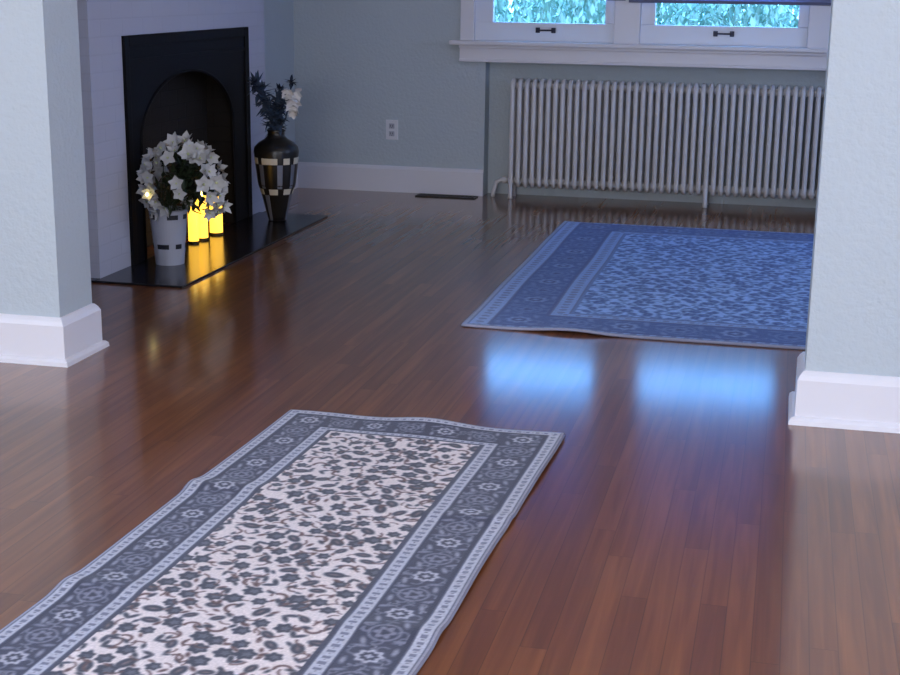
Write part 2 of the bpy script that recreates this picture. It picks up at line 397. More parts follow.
# ------------------------------------------------------------------ radiator
def build_radiator():
    yc = D - 0.005; hd = 0.058; r = 0.0142
    x0, n, pitch = -1.648, 56, 0.0442
    z0, z1 = 0.080, 0.722
    root = thing('radiator', (x0 + (n - 1) * pitch / 2, yc, 0), 'long cream white column radiator in the niche under the windows', 'radiator')
    ox = root.location.x
    rad = 0.045
    path = []
    for (cyy, czz, a0) in ((hd - rad, z1 - rad, 0), (-hd + rad, z1 - rad, 90), (-hd + rad, z0 + rad, 180), (hd - rad, z0 + rad, 270)):
        for k in range(5):
            a = math.radians(a0 + k * 22.5); path.append((0, cyy + rad * math.cos(a), czz + rad * math.sin(a)))
    def section():
        m = MB().tube(path, r, 10, closed=True)
        m.tube([(0, 0, z0 + 0.0), (0, 0, z1 - 0.0)], r * 0.9, 10)
        for z in (z0 + 0.028, z1 - 0.030):
            m.tube([(-pitch / 2, 0, z), (pitch / 2, 0, z)], 0.021, 10)
        return m
    first = section().build('section', M_RAD, root, smooth=True)
    for i in range(n):
        o = first if i == 0 else first.copy()
        if i: COL.objects.link(o)
        o.parent = root; o.location = (x0 + i * pitch - ox, 0, 0)
    for i in (0, 27, 55):
        x = x0 + i * pitch - ox
        for s in (-1, 1):
            m = MB(); m.tube([(x, s * hd, 0.14), (x, s * hd, 0.03), (x, s * (hd + 0.004), 0.0)], [r * .95, r * .85, r * 1.15], 10)
            m.build('leg', M_RAD, root, smooth=True)
    xe = x0 - ox
    MB().tube([(xe - 0.02, 0, z0 + 0.028), (xe - 0.07, 0, z0 + 0.028), (xe - 0.10, 0.0, z0 + 0.012), (xe - 0.118, 0.0, 0.03), (xe - 0.122, 0, 0.0)], 0.014, 10).build('supply_pipe', M_RAD, root, smooth=True)
    MB().tube([(xe - 0.035, 0, z0 + 0.028), (xe - 0.062, 0, z0 + 0.028)], 0.022, 8).build('valve', M_RAD, root)
build_radiator()

# ------------------------------------------------------------------ added fill lamp over the back room, out of view
cl = thing('added_fill_lamp', (-0.41, 5.35, CEIL), 'small round lamp added out of view as fill light for the back room', 'ceiling lamp')
MB().lathe([(0, 0), (0.09, 0), (0.09, -0.02), (0.03, -0.05), (0.02, -0.10), (0, -0.10)], 24).build('fill_lamp_canopy', M_LIFT, cl, smooth=True)
bl_ = bpy.data.lights.new('warm_fill_light', 'POINT'); bl_.energy = 9; bl_.shadow_soft_size = 0.06; bl_.color = (1.0, 0.84, 0.76)
blo = bpy.data.objects.new('warm_fill_light', bl_); COL.objects.link(blo); blo.parent = cl; blo.location = (0, 0, -0.20)

# ------------------------------------------------------------------ outlet and floor vent
o = thing('wall_outlet', (-2.4275, D, 0.392), 'white electrical outlet on the back wall above the baseboard', 'outlet')
MB().box(-0.040, 0.040, -0.007, 0, -0.062, 0.062).build('plate', M_PLASTIC, o, bevel=0.003)
for dz in (-0.024, 0.024):
    s = MB().box(-0.018, 0.018, -0.010, -0.006, dz - 0.016, dz + 0.016).build('socket', mat('socket_face', (176, 178, 190), 0.4), o, bevel=0.002)
    q = MB()
    for dx in (-0.007, 0.007): q.box(dx - 0.0015, dx + 0.0015, -0.0108, -0.0095, dz - 0.004, dz + 0.008)
    q.box(-0.002, 0.002, -0.0108, -0.0095, dz - 0.012, dz - 0.008)
    q.build('slot', M_SLOT, s)
v = thing('floor_vent', (-2.042, 8.575, 0), 'black metal floor vent in front of the back baseboard', 'vent')
f = MB()
f.box(-0.19, 0.19, -0.055, -0.040, 0, 0.006).box(-0.19, 0.19, 0.040, 0.055, 0, 0.006).box(-0.19, -0.172, -0.04, 0.04, 0, 0.006).box(0.172, 0.19, -0.04, 0.04, 0, 0.006)
f.box(-0.18, 0.18, -0.045, 0.045, 0, 0.001)
f.build('frame', M_VENT, v)
for k in range(14):
    x = -0.16 + k * 0.32 / 13
    MB().box(x - 0.006, x + 0.006, -0.041, 0.041, 0.0012, 0.0055).build('slat', M_VENT, v)

# ------------------------------------------------------------------ fireplace
def arch_pts(y0, y1, zs, zc, n=24):
    """arch outline: springing height zs, crown zc"""
    c = (y0 + y1) / 2; a = (y1 - y0) / 2
    return [(c - a * math.cos(PI * k / n), zs + (zc - zs) * math.sin(PI * k / n)) for k in range(n + 1)]
GY0, GY1, GZ = 5.948, 7.464, 1.05
fp = thing('fireplace_surround', (BX, (GY0 + GY1) / 2, 0), 'black iron fireplace surround with arched opening in the painted brick', 'fireplace')
YC = (GY0 + GY1) / 2
def lc(y): return y - YC
plate = MB()
inner = arch_pts(6.09, 7.22, 0.56, 0.86)
# plate as quads from the arch outline to the outer rectangle, with thickness
def outer(y, z):
    c = ((6.09 + 7.22) / 2, 0.40)
    dy, dz = y - c[0], z - c[1]
    ts = []
    if dy > 1e-6: ts.append((GY1 - c[0]) / dy)
    if dy < -1e-6: ts.append((GY0 - c[0]) / dy)
    if dz > 1e-6: ts.append((GZ - c[1]) / dz)
    t = min(ts); return (c[0] + dy * t, max(0.0, c[1] + dz * t))
loop2 = [(6.09, 0.0), (6.09, 0.25)] + inner + [(7.22, 0.25), (7.22, 0.0)]
out2 = [outer(*p) for p in loop2]
out2[0] = (GY0, 0.0); out2[1] = (GY0, 0.25); out2[-1] = (GY1, 0.0); out2[-2] = (GY1, 0.25)
# snap the two nearest points to the top corners
for cy_, in ((GY0,), (GY1,)):
    j = min(range(2, len(out2) - 2), key=lambda k: (out2[k][0] - cy_) ** 2 + (out2[k][1] - GZ) ** 2)
    out2[j] = (cy_, GZ)
T0, T1 = 0.0, 0.008
V = {}
for nm, lst in (('i', loop2), ('o', out2)):
    for x in (T0, T1):
        V[nm, x] = [plate.bm.verts.new((x, lc(y), z)) for y, z in lst]
for k in range(len(loop2) - 1):
    plate.bm.faces.new((V['i', T1][k], V['i', T1][k + 1], V['o', T1][k + 1], V['o', T1][k]))
    plate.bm.faces.new((V['i', T0][k], V['o', T0][k], V['o', T0][k + 1], V['i', T0][k + 1]))
    plate.bm.faces.new((V['i', T0][k], V['i', T0][k + 1], V['i', T1][k + 1], V['i', T1][k]))
    plate.bm.faces.new((V['o', T0][k + 1], V['o', T0][k], V['o', T1][k], V['o', T1][k + 1]))
plate.build('plate', M_BLACK, fp)
rim = MB()
rim.box(T1, T1 + 0.007, lc(GY0), lc(GY0) + 0.045, 0, GZ).box(T1, T1 + 0.007, lc(GY1) - 0.06, lc(GY1), 0, GZ).box(T1, T1 + 0.007, lc(GY0) + 0.045, lc(GY1) - 0.06, GZ - 0.05, GZ)
rim.build('edge_frame', M_BLACK, fp, bevel=0.004)
MB().box(T1, T1 + 0.005, lc(GY0) + 0.046, lc(GY1) - 0.061, 0.925, 0.945).build('lintel_moulding', M_BLACK, fp, bevel=0.003)
MB().tube([(T1, lc(y), z) for y, z in loop2], 0.008, 8).build('arch_moulding', M_BLACK, fp, smooth=True)
fb = MB()       # firebox lining
d = -0.145
fb.box(d - 0.01, d, lc(OY0 + .005), lc(OY1 - .005), 0.002, OZ - .005)
fb.box(d, -0.001, lc(OY0 + .002), lc(OY0) + 0.03, 0.002, OZ - .005).box(d, -0.001, lc(OY1) - 0.03, lc(OY1 - .002), 0.002, OZ - .005)
fb.box(d, -0.001, lc(OY0) + 0.03, lc(OY1) - 0.03, OZ - 0.02, OZ - .005)
fb.build('firebox', M_FIREBRICK, fp)

M_HEARTH = mat('polished_dark_stone', (28, 26, 32), 0.18, spec=0.42, vary=(25, 0.3))
HZ = 0.010
tag(MB().box(BX + 0.0005, -2.499, 5.587, 7.60, 0.0, HZ).box(LW + .05, BX + 0.0005, 5.587, BY0 - 0.001, 0.0, HZ).build('hearth_slab', M_HEARTH, bevel=0.003), 'polished black stone hearth slab set on the wood floor in front of the fireplace', 'hearth')

# ------------------------------------------------------------------ candles
M_WAX = mat('glowing_wax', (255, 226, 120), 0.5, emit=((255, 190, 62), 2.5))
M_FLAME = mat('led_flame', (255, 240, 170), 0.4, emit=((255, 225, 130), 8))
M_CBASE = mat('candle_base', (60, 50, 18), 0.6)
for (x, y, r, h, lab) in ((-2.868, 6.565, 0.026, 0.205, 'lit yellow candle nearest the white planter'),
                          (-2.862, 6.665, 0.028, 0.225, 'lit yellow candle in the middle of the three by the fireplace'),
                          (-2.858, 6.835, 0.034, 0.200, 'lit yellow candle farthest from the white planter')):
    c = thing('candle', (x, y, HZ), lab, 'candle', 'lit candles in front of the fireplace')
    MB().lathe([(0, 0), (r * 1.04, 0), (r * 1.04, 0.012), (0, 0.012)], 24).build('base', M_CBASE, c)
    MB().lathe([(0, 0.0125), (r, 0.0125), (r, h - 0.008), (r * 0.95, h), (r * 0.7, h - 0.004), (r * 0.5, h - 0.014), (0, h - 0.016)], 24).build('wax', M_WAX, c, smooth=True)
    MB().lathe([(0, h - 0.015), (0.003, h - 0.008), (0.006, h + 0.004), (0.004, h + 0.016), (0, h + 0.030)], 10).build('flame', M_FLAME, c, smooth=True)

# ------------------------------------------------------------------ flowers
M_PETAL = mat('white_petal', (192, 191, 190), 0.6, vary=(40, 0.12))
M_STAMEN = mat('yellow_flower_centre', (190, 196, 150), 0.7)
M_GREEN = mat('dark_green_leaf', (40, 52, 30), 0.5, vary=(20, 0.4))
M_BLUEGREEN = mat('dusty_blue_leaf', (62, 78, 100), 0.6, vary=(30, 0.35))
M_DARKBUD = mat('dark_navy_petal', (34, 42, 62), 0.6)

def petal(m, q, c, length, width, curl, nl=5, base=0.12):
    """one cupped petal lofted from strips"""
    rows = []
    for i in range(nl + 1):
        t = i / nl
        w = width * (base + (1 - base) * math.sin(PI * min(1, t * 1.08) ** 0.85)) if i < nl else 0.001
        z = curl * (t ** 1.5) * length
        rows.append([m.bm.verts.new(c + q @ Vector((t * length, s * w * 0.5, z + abs(s) * 0.15 * w))) for s in (-1, 0, 1)])
    for a, b in zip(rows, rows[1:]):
        for j in range(2): m.bm.faces.new((a[j], a[j + 1], b[j + 1], b[j]))

def flower_mesh(size, n=5, curl=0.35, seed=0):
    m = MB(); rnd = random.Random(seed)
    for k in range(n):
        q = Matrix.Rotation(2 * PI * k / n + rnd.uniform(-.2, .2), 4, 'Z').to_quaternion() @ Matrix.Rotation(rnd.uniform(-.35, .25), 4, 'Y').to_quaternion()
        petal(m, q, Vector((0, 0, 0)), size * rnd.uniform(0.9, 1.1), size * 0.85, curl + rnd.uniform(-.15, .15))
    return m
def leaves(m, c, n, length, rnd, spread=1.0, axis=None):
    for _ in range(n):
        d = Vector((rnd.gauss(0, 1), rnd.gauss(0, 1), rnd.gauss(0.3, 1))) * spread
        if axis: d += axis
        d.normalize()
        q = d.to_track_quat('X', 'Z')
        petal(m, q, c, length * rnd.uniform(.7, 1.2), length * 0.4, rnd.uniform(-.3, .3), 4)

# -- planter: white tapered bucket with dark band pieces, ball of white flowers
PX, PY = -2.765, 6.050
pl = thing('flower_planter', (PX, PY, HZ), 'white tapered planter with a round mass of white flowers standing before the fireplace', 'planter')
H = 0.250
def rf(z): return 0.066 + (0.088 - 0.066) * (z / H)
M_BUCKET = mat('white_planter_enamel', (172, 174, 186), 0.4)
M_DASH = mat('black_band', (16, 16, 24), 0.5)
MB().lathe([(0, 0), (rf(0), 0), (rf(H), H), (rf(H) + 0.004, H + 0.006), (rf(H) - 0.004, H + 0.008), (rf(H) - 0.010, H - 0.04), (0, H - 0.04)], 40).build('bucket', M_BUCKET, pl, smooth=False)
view = math.atan2(-PY, -PX)         # direction from the planter to the viewer's side
for z, spots in ((0.088, ((-24, 44), (34, 24), (95, 44), (150, 30), (-95, 40), (-160, 30))), (0.226, ((-58, 26), (12, 34), (60, 20), (130, 36), (-120, 36)))):
    for a, w in spots:
        a0 = view + math.radians(a - w / 2); a1 = view + math.radians(a + w / 2)
        MB().patch(rf, a0, a1, z - 0.011, z + 0.011, 0.0018).build('band_tile', M_DASH, pl)
BC = Vector((0.074, 0.016, 0.390))    # centre of the flower ball, in the planter's frame
rnd = random.Random(11)
fol = MB()
for _ in range(230):
    p = Vector((rnd.gauss(0, 1), rnd.gauss(0, 1), rnd.gauss(0, 1))).normalized() * rnd.uniform(0.02, 0.175)
    p.z *= 0.95
    if p.x < -0.09: p.x = -0.09 + rnd.uniform(0, .05)
    leaves(fol, BC + p, 2, 0.05, rnd)
for k in range(16):
    a = 2 * PI * k / 16
    e = BC + Vector((math.cos(a) * .12, math.sin(a) * .12, rnd.uniform(-.05, .1)))
    fol.tube([(0.02 * math.cos(a), 0.02 * math.sin(a), H - 0.05), (0.035 * math.cos(a), 0.035 * math.sin(a), H + 0.03), e], [0.003, 0.003, 0.002], 5)
fol.build('foliage', M_GREEN, pl)
vd = Vector((-(-PY) * 0 + 0.25, -1, 0.1)).normalized()   # towards the near room
RH = Vector((RIGHT.x, RIGHT.y, 0)).normalized(); VH = Vector((-FWD.x, -FWD.y, 0)).normalized()
# (across, up) spots on the ball seen in the photograph, in units of its radius
spots = [(-.42, .80), (-.12, .92), (.12, .95), (.42, .80), (.52, .60), (-.62, .60), (-.78, .42), (-.86, .12), (-.80, -.15), (-.92, -.18), (-.78, -.45), (.02, .06), (.08, -.18),
         (.72, .30), (.86, .02), (.62, .02), (.90, -.30), (.72, -.28), (.82, -.55), (-.52, -.42), (-.30, -.55), (.80, -.75), (.64, -.72), (.95, -.6), (-.70, .15), (-.62, -.2), (-.58, -.70), (-.2, .62), (.26, .70), (-.92, -.40), (.96, -.1)]
fm = [flower_mesh(0.039, (5, 6, 5)[s], (.15, .5, .9)[s], s) for s in range(3)]
protos = []
for s in range(3):
    f = fm[s].build('flower', M_PETAL, pl, smooth=True)
    MB().lathe([(0, 0.0), (0.005, 0.002), (0.005, 0.010), (0, 0.014)], 8).build('stamen', M_STAMEN, f)
    protos.append(f)
count = 0
def put_flower(pos, nrm, scale):
    global count
    src = protos[count % 3]
    if count < 3: o = src
    else:
        o = src.copy(); COL.objects.link(o)
        for c in src.children:
            d_ = c.copy(); COL.objects.link(d_); d_.parent = o
    count += 1
    o.parent = pl; o.location = pos; o.rotation_mode = 'QUATERNION'
    o.rotation_quaternion = nrm.to_track_quat('Z', 'Y') @ Matrix.Rotation(rnd.uniform(0, 6), 4, 'Z').to_quaternion()
    o.scale = (scale,) * 3
R_ = 0.192
for a, b in spots:
    q = max(0.0, 1 - a * a - b * b) ** 0.5
    nrm = RH * a + Vector((0, 0, b)) + VH * q
    p = BC + nrm * R_
    p.z = max(p.z, 0.16); p.x = max(p.x, -0.055)
    put_flower(p, (nrm.normalized() + VH * 0.5 + Vector((rnd.uniform(-.3, .3), rnd.uniform(-.3, .3), rnd.uniform(-.3, .3)))).normalized(), rnd.uniform(.85, 1.2))
for k in range(34):                    # more blossoms crowding the outer ring
    t = rnd.uniform(-.5, PI + .5); rr = rnd.uniform(.72, 1.02)
    a, b = rr * math.cos(t), rr * math.sin(t)
    if 0 < a < .58 and b < -.3: continue
    q = max(0.0, 1 - a * a - b * b) ** 0.5
    nrm = RH * a + Vector((0, 0, b)) + VH * q
    p = BC + nrm * R_ * rnd.uniform(.86, 1.0); p.x = max(p.x, -0.055)
    put_flower(p, (nrm.normalized() + VH * rnd.uniform(-.2, .6) + Vector((rnd.uniform(-.6, .6), rnd.uniform(-.6, .6), rnd.uniform(-.6, .6)))).normalized(), rnd.uniform(.7, 1.0))
for k in range(18):                    # the far side of the ball
    a = rnd.uniform(-1, 1); b = rnd.uniform(-.5, 1)
    nrm = (RH * a + Vector((0, 0, b)) - VH * rnd.uniform(.2, .6)).normalized()
    p = BC + Vector((nrm.x, nrm.y, nrm.z)) * R_ * 0.9
    p.x = max(p.x, -0.055)
    put_flower(p, nrm, rnd.uniform(.85, 1.1))
tag(MB().lathe([(0, -0.008), (0.006, -0.004), (0.007, 0.002), (0.004, 0.008), (0, 0.010)], 10).build('fairy_bulb', mat('warm_bulb', (255, 240, 180), 0.4, emit=((255, 230, 140), 9)), pl, smooth=True, loc=BC + RH * -.135 + VH * .165 + Vector((0, 0, -.045))), 'small glowing bulb among the flowers')

# -- vase: dark urn with pale tiles and strips
VX, VY = -2.715, 7.365
va = thing('floor_vase', (VX, VY, HZ), 'tall dark urn vase with cream tiles at the far end of the hearth', 'vase')
VP = [(0.048, 0.0), (0.056, 0.03), (0.086, 0.155), (0.103, 0.20), (0.119, 0.335), (0.124, 0.38), (0.119, 0.405), (0.098, 0.428), (0.064, 0.448), (0.048, 0.465), (0.045, 0.485), (0.054, 0.497)]
def vr(z):
    for (r0, z0), (r1, z1) in zip(VP, VP[1:]):
        if z <= z1: return r0 + (r1 - r0) * (z - z0) / (z1 - z0)
    return VP[-1][0]
M_URN = mat('dark_glazed_urn', (30, 28, 26), 0.3, vary=(6, 0.5))
M_TILE = mat('cream_tile', (214, 208, 190), 0.5)
M_STRIP = mat('pewter_strip', (128, 132, 145), 0.4, 0.3)
MB().lathe([(0, 0)] + VP + [(0.048, 0.499), (0.039, 0.485), (0.041, 0.465), (0.09, 0.405), (0.05, 0.05), (0, 0.05)], 40).build('body', M_URN, va, smooth=True)
vview = math.atan2(-VY, -VX)
def vt(name, m, a, w, z0, z1, th=0.002, nz=4):
    MB().patch(vr, vview + math.radians(a - w / 2), vview + math.radians(a + w / 2), z0, z1, th, 6, nz).build(name, m, va)
for a, w in ((-20, 44), (27, 18), (66, 30), (115, 40), (165, 44), (-70, 26), (-125, 44)): vt('tile', M_TILE, a, w, 0.318, 0.352)
for a, w in ((-12, 30), (38, 30), (88, 34), (140, 30), (-66, 30), (-120, 34), (-168, 24)): vt('tile', M_TILE, a, w, 0.150, 0.182)
for a in (9, 50, 92, 142, -46, -100, -150): vt('strip', M_STRIP, a, 15, 0.185, 0.316, 0.0012, 6)
for a in (-40, 62, 115, 170, -95, -140): vt('strip', M_STRIP, a, 20, 0.004, 0.148, 0.0012, 6)
# sprays standing in the vase
def spray(name, pts, label, cat, group=None):
    t = thing(name, (VX, VY, HZ + 0.06), label, cat, group)
    return t, [Vector(p) for p in pts]
def stem_world(pts2, base=0.06):
    """(across, up, towards viewer) triples in metres about the vase axis"""
    return [RH * a + VH * c + Vector((0, 0, b - base)) for a, b, c in pts2]
rv = random.Random(3)
s1 = thing('blue_foliage_spray', (VX, VY, HZ + 0.06), 'dusty blue leafy spray leaning left out of the dark vase', 'flowers')
pts = stem_world([(0, 0.062, 0), (-0.015, 0.50, 0), (-0.035, 0.60, .01), (-0.07, 0.68, .02), (-0.105, 0.745, .02)])
MB().tube(pts, 0.004, 6).build('stem', M_BLUEGREEN, s1)
m = MB()
for t in np.linspace(0, 1, 14): leaves(m, pts[2].lerp(pts[4], t), 7, 0.074, rv, 0.8)
for t in np.linspace(0, 1, 9): leaves(m, pts[1].lerp(pts[2], t), 7, 0.070, rv, 0.8, Vector((0, 0, .4)))
m.build('foliage', M_BLUEGREEN, s1)
m = MB(); leaves(m, pts[4], 22, 0.046, rv); m.build('flower', M_DARKBUD, s1)
s2 = thing('blue_foliage_spray', (VX, VY, HZ + 0.06), 'upright dusty blue spray with dark flowers in the middle of the dark vase', 'flowers')
pts = stem_world([(0.004, 0.062, .01), (0.005, 0.50, .01), (0.01, 0.60, .0), (0.015, 0.66, -.01), (0.02, 0.715, -.01)])
MB().tube(pts, 0.004, 6).build('stem', M_BLUEGREEN, s2)
m = MB()
for t in np.linspace(0, 1, 16): leaves(m, pts[1].lerp(pts[3], t), 8, 0.080, rv, 0.9)
m.build('foliage', M_BLUEGREEN, s2)
m = MB(); leaves(m, pts[4], 18, 0.042, rv); m.build('flower', M_DARKBUD, s2)
s3 = thing('white_flower_stem', (VX, VY, HZ + 0.06), 'white drooping flower stem leaning right out of the dark vase', 'flowers')
pts = stem_world([(0.008, 0.062, -.01), (0.022, 0.50, 0), (0.055, 0.56, .01), (0.075, 0.64, .02), (0.085, 0.72, .02), (0.09, 0.755, .02)])
MB().tube(pts, 0.004, 6).build('stem', M_BLUEGREEN, s3)
for (a, b, c, sc) in ((0.070, .715, .03, 1.0), (0.115, .705, .02, 1.0), (0.10, .665, .04, 1.25), (0.112, .62, .03, 1.0), (0.085, .69, .0, 1.0), (0.098, .60, .03, .8)):
    p = stem_world([(a, b, c)])[0]
    f = flower_mesh(0.044 * sc, 5, .9, int(b * 1000)).build('flower', mat('bright_white_petal', (232, 230, 230), 0.6), s3, smooth=True, loc=p)
    f.rotation_mode = 'QUATERNION'; f.rotation_quaternion = (VH + Vector((0, 0, -.7)) + RH * rv.uniform(-.5, .5)).to_track_quat('Z', 'Y')
m = MB(); leaves(m, pts[5], 16, 0.042, rv); m.build('bud', M_DARKBUD, s3)

# ------------------------------------------------------------------ rugs
def paint(Wm, Lm, res, P, seed):
    """draws a floral carpet pattern; returns sRGB array [rows along length, columns across]"""
    nx, ny = int(round(Wm / res)) + 1, int(round(Lm / res)) + 1
    X, Y = np.meshgrid(np.linspace(0, Wm, nx), np.linspace(0, Lm, ny))
    rg = np.random.default_rng(seed)
    img = np.zeros((ny, nx, 3)) + P['cream']
    def blend(mask, c):
        img[:] = img * (1 - mask[..., None]) + np.array(c) * mask[..., None]
    def local(cx, cyy, r):
        i0, i1 = max(0, int((cx - r) / res)), min(nx, int((cx + r) / res) + 2)
        j0, j1 = max(0, int((cyy - r) / res)), min(ny, int((cyy + r) / res) + 2)
        if i0 >= i1 or j0 >= j1: return None
        return slice(j0, j1), slice(i0, i1)
    aa = res * 0.8
    def shape(cx, cyy, r, fn, c):
        s = local(cx, cyy, r * 1.6)
        if s is None: return
        dx, dy = X[s] - cx, Y[s] - cyy
        dist = fn(dx, dy)                      # negative inside
        k = np.clip(0.5 - dist / aa / 2, 0, 1)[..., None]
        img[s] = img[s] * (1 - k) + np.array(c) * k
    def ell(a, b, th):
        c_, s_ = math.cos(th), math.sin(th)
        def f(dx, dy):
            u, v_ = dx * c_ + dy * s_, -dx * s_ + dy * c_
            return (np.sqrt((u / a) ** 2 + (v_ / b) ** 2) - 1) * min(a, b)
        return f
    def lobed(r, n_, ph, amp=.22):
        return lambda dx, dy: np.hypot(dx, dy) - r * (1 + amp * np.cos(n_ * np.arctan2(dy, dx) + ph))
    def ring(r, w, ax=1.0):
        return lambda dx, dy: np.abs(np.hypot(dx / ax, dy) - r) - w
    def arc(r, w, a0, a1):
        def f(dx, dy):
            an = (np.arctan2(dy, dx) - a0) % (2 * PI)
            return np.where(an < (a1 - a0), np.abs(np.hypot(dx, dy) - r) - w, 1.0)
        return f
    # ---- field motifs
    b = P['side'][-1]; e = P['ends'][-1]
    sp_ = P['spacing']; placed = []
    x0, x1, y0, y1 = b, Wm - b, e, Lm - e
    rowsn = int((y1 - y0) / (sp_ * .88)) + 1; colsn = int((x1 - x0) / sp_) + 1
    for r_ in range(rowsn):
        for c_ in range(colsn + 1):
            cx = x0 + (c_ + (.5 if r_ % 2 else 0)) * sp_ + rg.uniform(-.16, .16) * sp_
            cyy = y0 + r_ * sp_ * .88 + rg.uniform(-.16, .16) * sp_
            placed.append((cx, cyy, rg.random(), rg.uniform(0, 6.28), rg.uniform(.85, 1.3)))
    for cx, cyy, t, th, sc in placed:
        if True:
            px, a, s = cx, th, sp_ * sc
            # vine curls and stems
            shape(px + .4 * s * math.cos(a), cyy + .4 * s * math.sin(a), s * .6, arc(s * .36, s * .04, a, a + 1.7), P['vine'])
            if t < .45:
                shape(px, cyy, s * .5, lobed(s * .34, 6, a, .13), P['dark']); shape(px + s * .06, cyy, s * .3, lobed(s * .15, 5, a + .6), P['mid'])
            elif t < .75:
                shape(px, cyy, s * .5, ell(s * .38, s * .23, a), P['dark']); shape(px, cyy, s * .3, ell(s * .16, s * .06, a), P['mid2'])
            elif t < .9:
                for q in (-.7, .7):
                    shape(px + .22 * s * math.cos(a + q), cyy + .22 * s * math.sin(a + q), s * .4, ell(s * .24, s * .1, a + q), P['dark'])
            else:
                shape(px, cyy, s * .6, arc(s * .3, s * .07, a, a + 3.4), P['vine']); shape(px + s * .3 * math.cos(a), cyy + s * .3 * math.sin(a), s * .3, ell(s * .2, s * .1, a), P['dark'])
            # small leaves
            for q in ((2.1,) if t < .6 else (3.6,)):
                shape(px + .52 * s * math.cos(a + q), cyy + .52 * s * math.sin(a + q), s * .3, ell(s * .17, s * .085, a + q + .6), P['vine'] if q < 3 else P['dark'])
    # ---- borders: binding, outer guard, main border, inner guard
    dS = np.minimum(X, Wm - X); dE = np.minimum(Y, Lm - Y)
    S, E_ = P['side'], P['ends']
    # normalised depth index: how far into the border stack each point is
    def depth(dv, st): return np.interp(dv, [0] + list(st), np.arange(len(st) + 1))
    zS, zE = depth(dS, S), depth(dE, E_)
    z = np.minimum(zS, zE); along = np.where(zS <= zE, Y, X)
    n_ = len(S)
    layer = np.floor(z).astype(int)
    img_field = img.copy()
    cols = P['layers']
    for k in range(n_): img[layer == k] = cols[k]
    # dashes on guards
    for k in P['guards']:
        fr = z - k
        dash = (np.mod(along, P['dash']) < P['dash'] * .42) & (fr > .3) & (fr < .72)
        img[(layer == k) & dash] = P['dashc']
        img[(layer == k) & ((fr < .1) | (fr > .9))] = P['linec']
        dot = (np.mod(along + P['dash'] * .3, P['dash']) < P['dash'] * .14) & (fr > .42) & (fr < .58)
        img[(layer == k) & dot] = P['mid']
    bk = P['main']; base_layer = layer.copy()
    keep = img.copy()
    # main border rosettes and palmettes
    sc0, sc1 = S[bk - 1], S[bk]; ec0, ec1 = E_[bk - 1], E_[bk]
    lanes = []
    for xx, fl in (((sc0 + sc1) / 2, 1), (Wm - (sc0 + sc1) / 2, -1)):
        w = (sc1 - sc0); step = w * .95; nn = int((Lm - sc1 - sc0) / step)
        for k in range(nn + 1): lanes.append((xx, (ec0 + ec1) / 2 + k * (Lm - ec0 - ec1) / nn, w, k, 0))
    w2 = ec1 - ec0
    for yy in ((ec0 + ec1) / 2, Lm - (ec0 + ec1) / 2):
        w = w2; nn = max(2, int((Wm - sc1 * 2) / (w * .95)))
        for k in range(1, nn): lanes.append((sc0 + (sc1 - sc0) / 2 + k * (Wm - sc0 - sc1) / nn, yy, w, k, 1))
    for cx, cyy, w, k, d_ in lanes:
        if k % 2 == 0:
            shape(cx, cyy, w * .4, lobed(w * .27, 8, 0, .12), P['bl']); shape(cx, cyy, w * .3, lobed(w * .17, 8, .4, .12), P['bd']); shape(cx, cyy, w * .2, lobed(w * .075, 4, 0), P['bl'])
        else:
            shape(cx, cyy, w * .5, ring(w * .31, w * .028), P['bm']); shape(cx, cyy, w * .4, lobed(w * .2, 6, .3, .2), P['bm']); shape(cx, cyy, w * .2, lobed(w * .09, 3, 0), P['bd'])
        for q in range(7):
            a = rg.uniform(0, 2 * PI); d_r = rg.uniform(.36, .62) * w
            shape(cx + d_r * math.cos(a), cyy + d_r * math.sin(a), w * .14, arc(w * rg.uniform(.05, .09), w * .017, a, a + 3.6), P['bl2'] if q % 2 else P['bm'])
        for q in range(4):
            a = PI / 4 + q * PI / 2 + rg.uniform(-.2, .2)
            shape(cx + .5 * w * math.cos(a), cyy + .5 * w * math.sin(a), w * .3, ell(w * .15, w * .055, a + 1.0), P['bm'] if q % 2 else P['bl2'])
            shape(cx + .36 * w * math.cos(a + .5), cyy + .36 * w * math.sin(a + .5), w * .2, arc(w * .12, w * .02, a, a + 3.2), P['bm'])
    # anything that spilled outside the main border goes back to what it was
    out = base_layer != bk
    img[out] = keep[out]
    # woven unevenness
    img *= (1 + rg.normal(0, .035, (ny, nx, 1)))
    return np.clip(img, 0, 255)

def rug_material(name):
    m = bpy.data.materials.new(name); m.use_nodes = True
    nt = m.node_tree; N = nt.nodes; L = nt.links; b = N['Principled BSDF']
    at = N.new('ShaderNodeAttribute'); at.attribute_name = 'weave'
    L.new(at.outputs['Color'], b.inputs['Base Color']); b.inputs['Roughness'].default_value = 0.9; b.inputs['Specular IOR Level'].default_value = 0.15
    b.inputs['Sheen Weight'].default_value = 0.15
    tc = N.new('ShaderNodeTexCoord'); n_ = N.new('ShaderNodeTexNoise'); n_.inputs['Scale'].default_value = 350
    L.new(tc.outputs['Object'], n_.inputs['Vector'])
    bp = N.new('ShaderNodeBump'); bp.inputs['Strength'].default_value = 0.5; bp.inputs['Distance'].default_value = 0.002
    L.new(n_.outputs['Fac'], bp.inputs['Height']); L.new(bp.outputs['Normal'], b.inputs['Normal'])
    return m

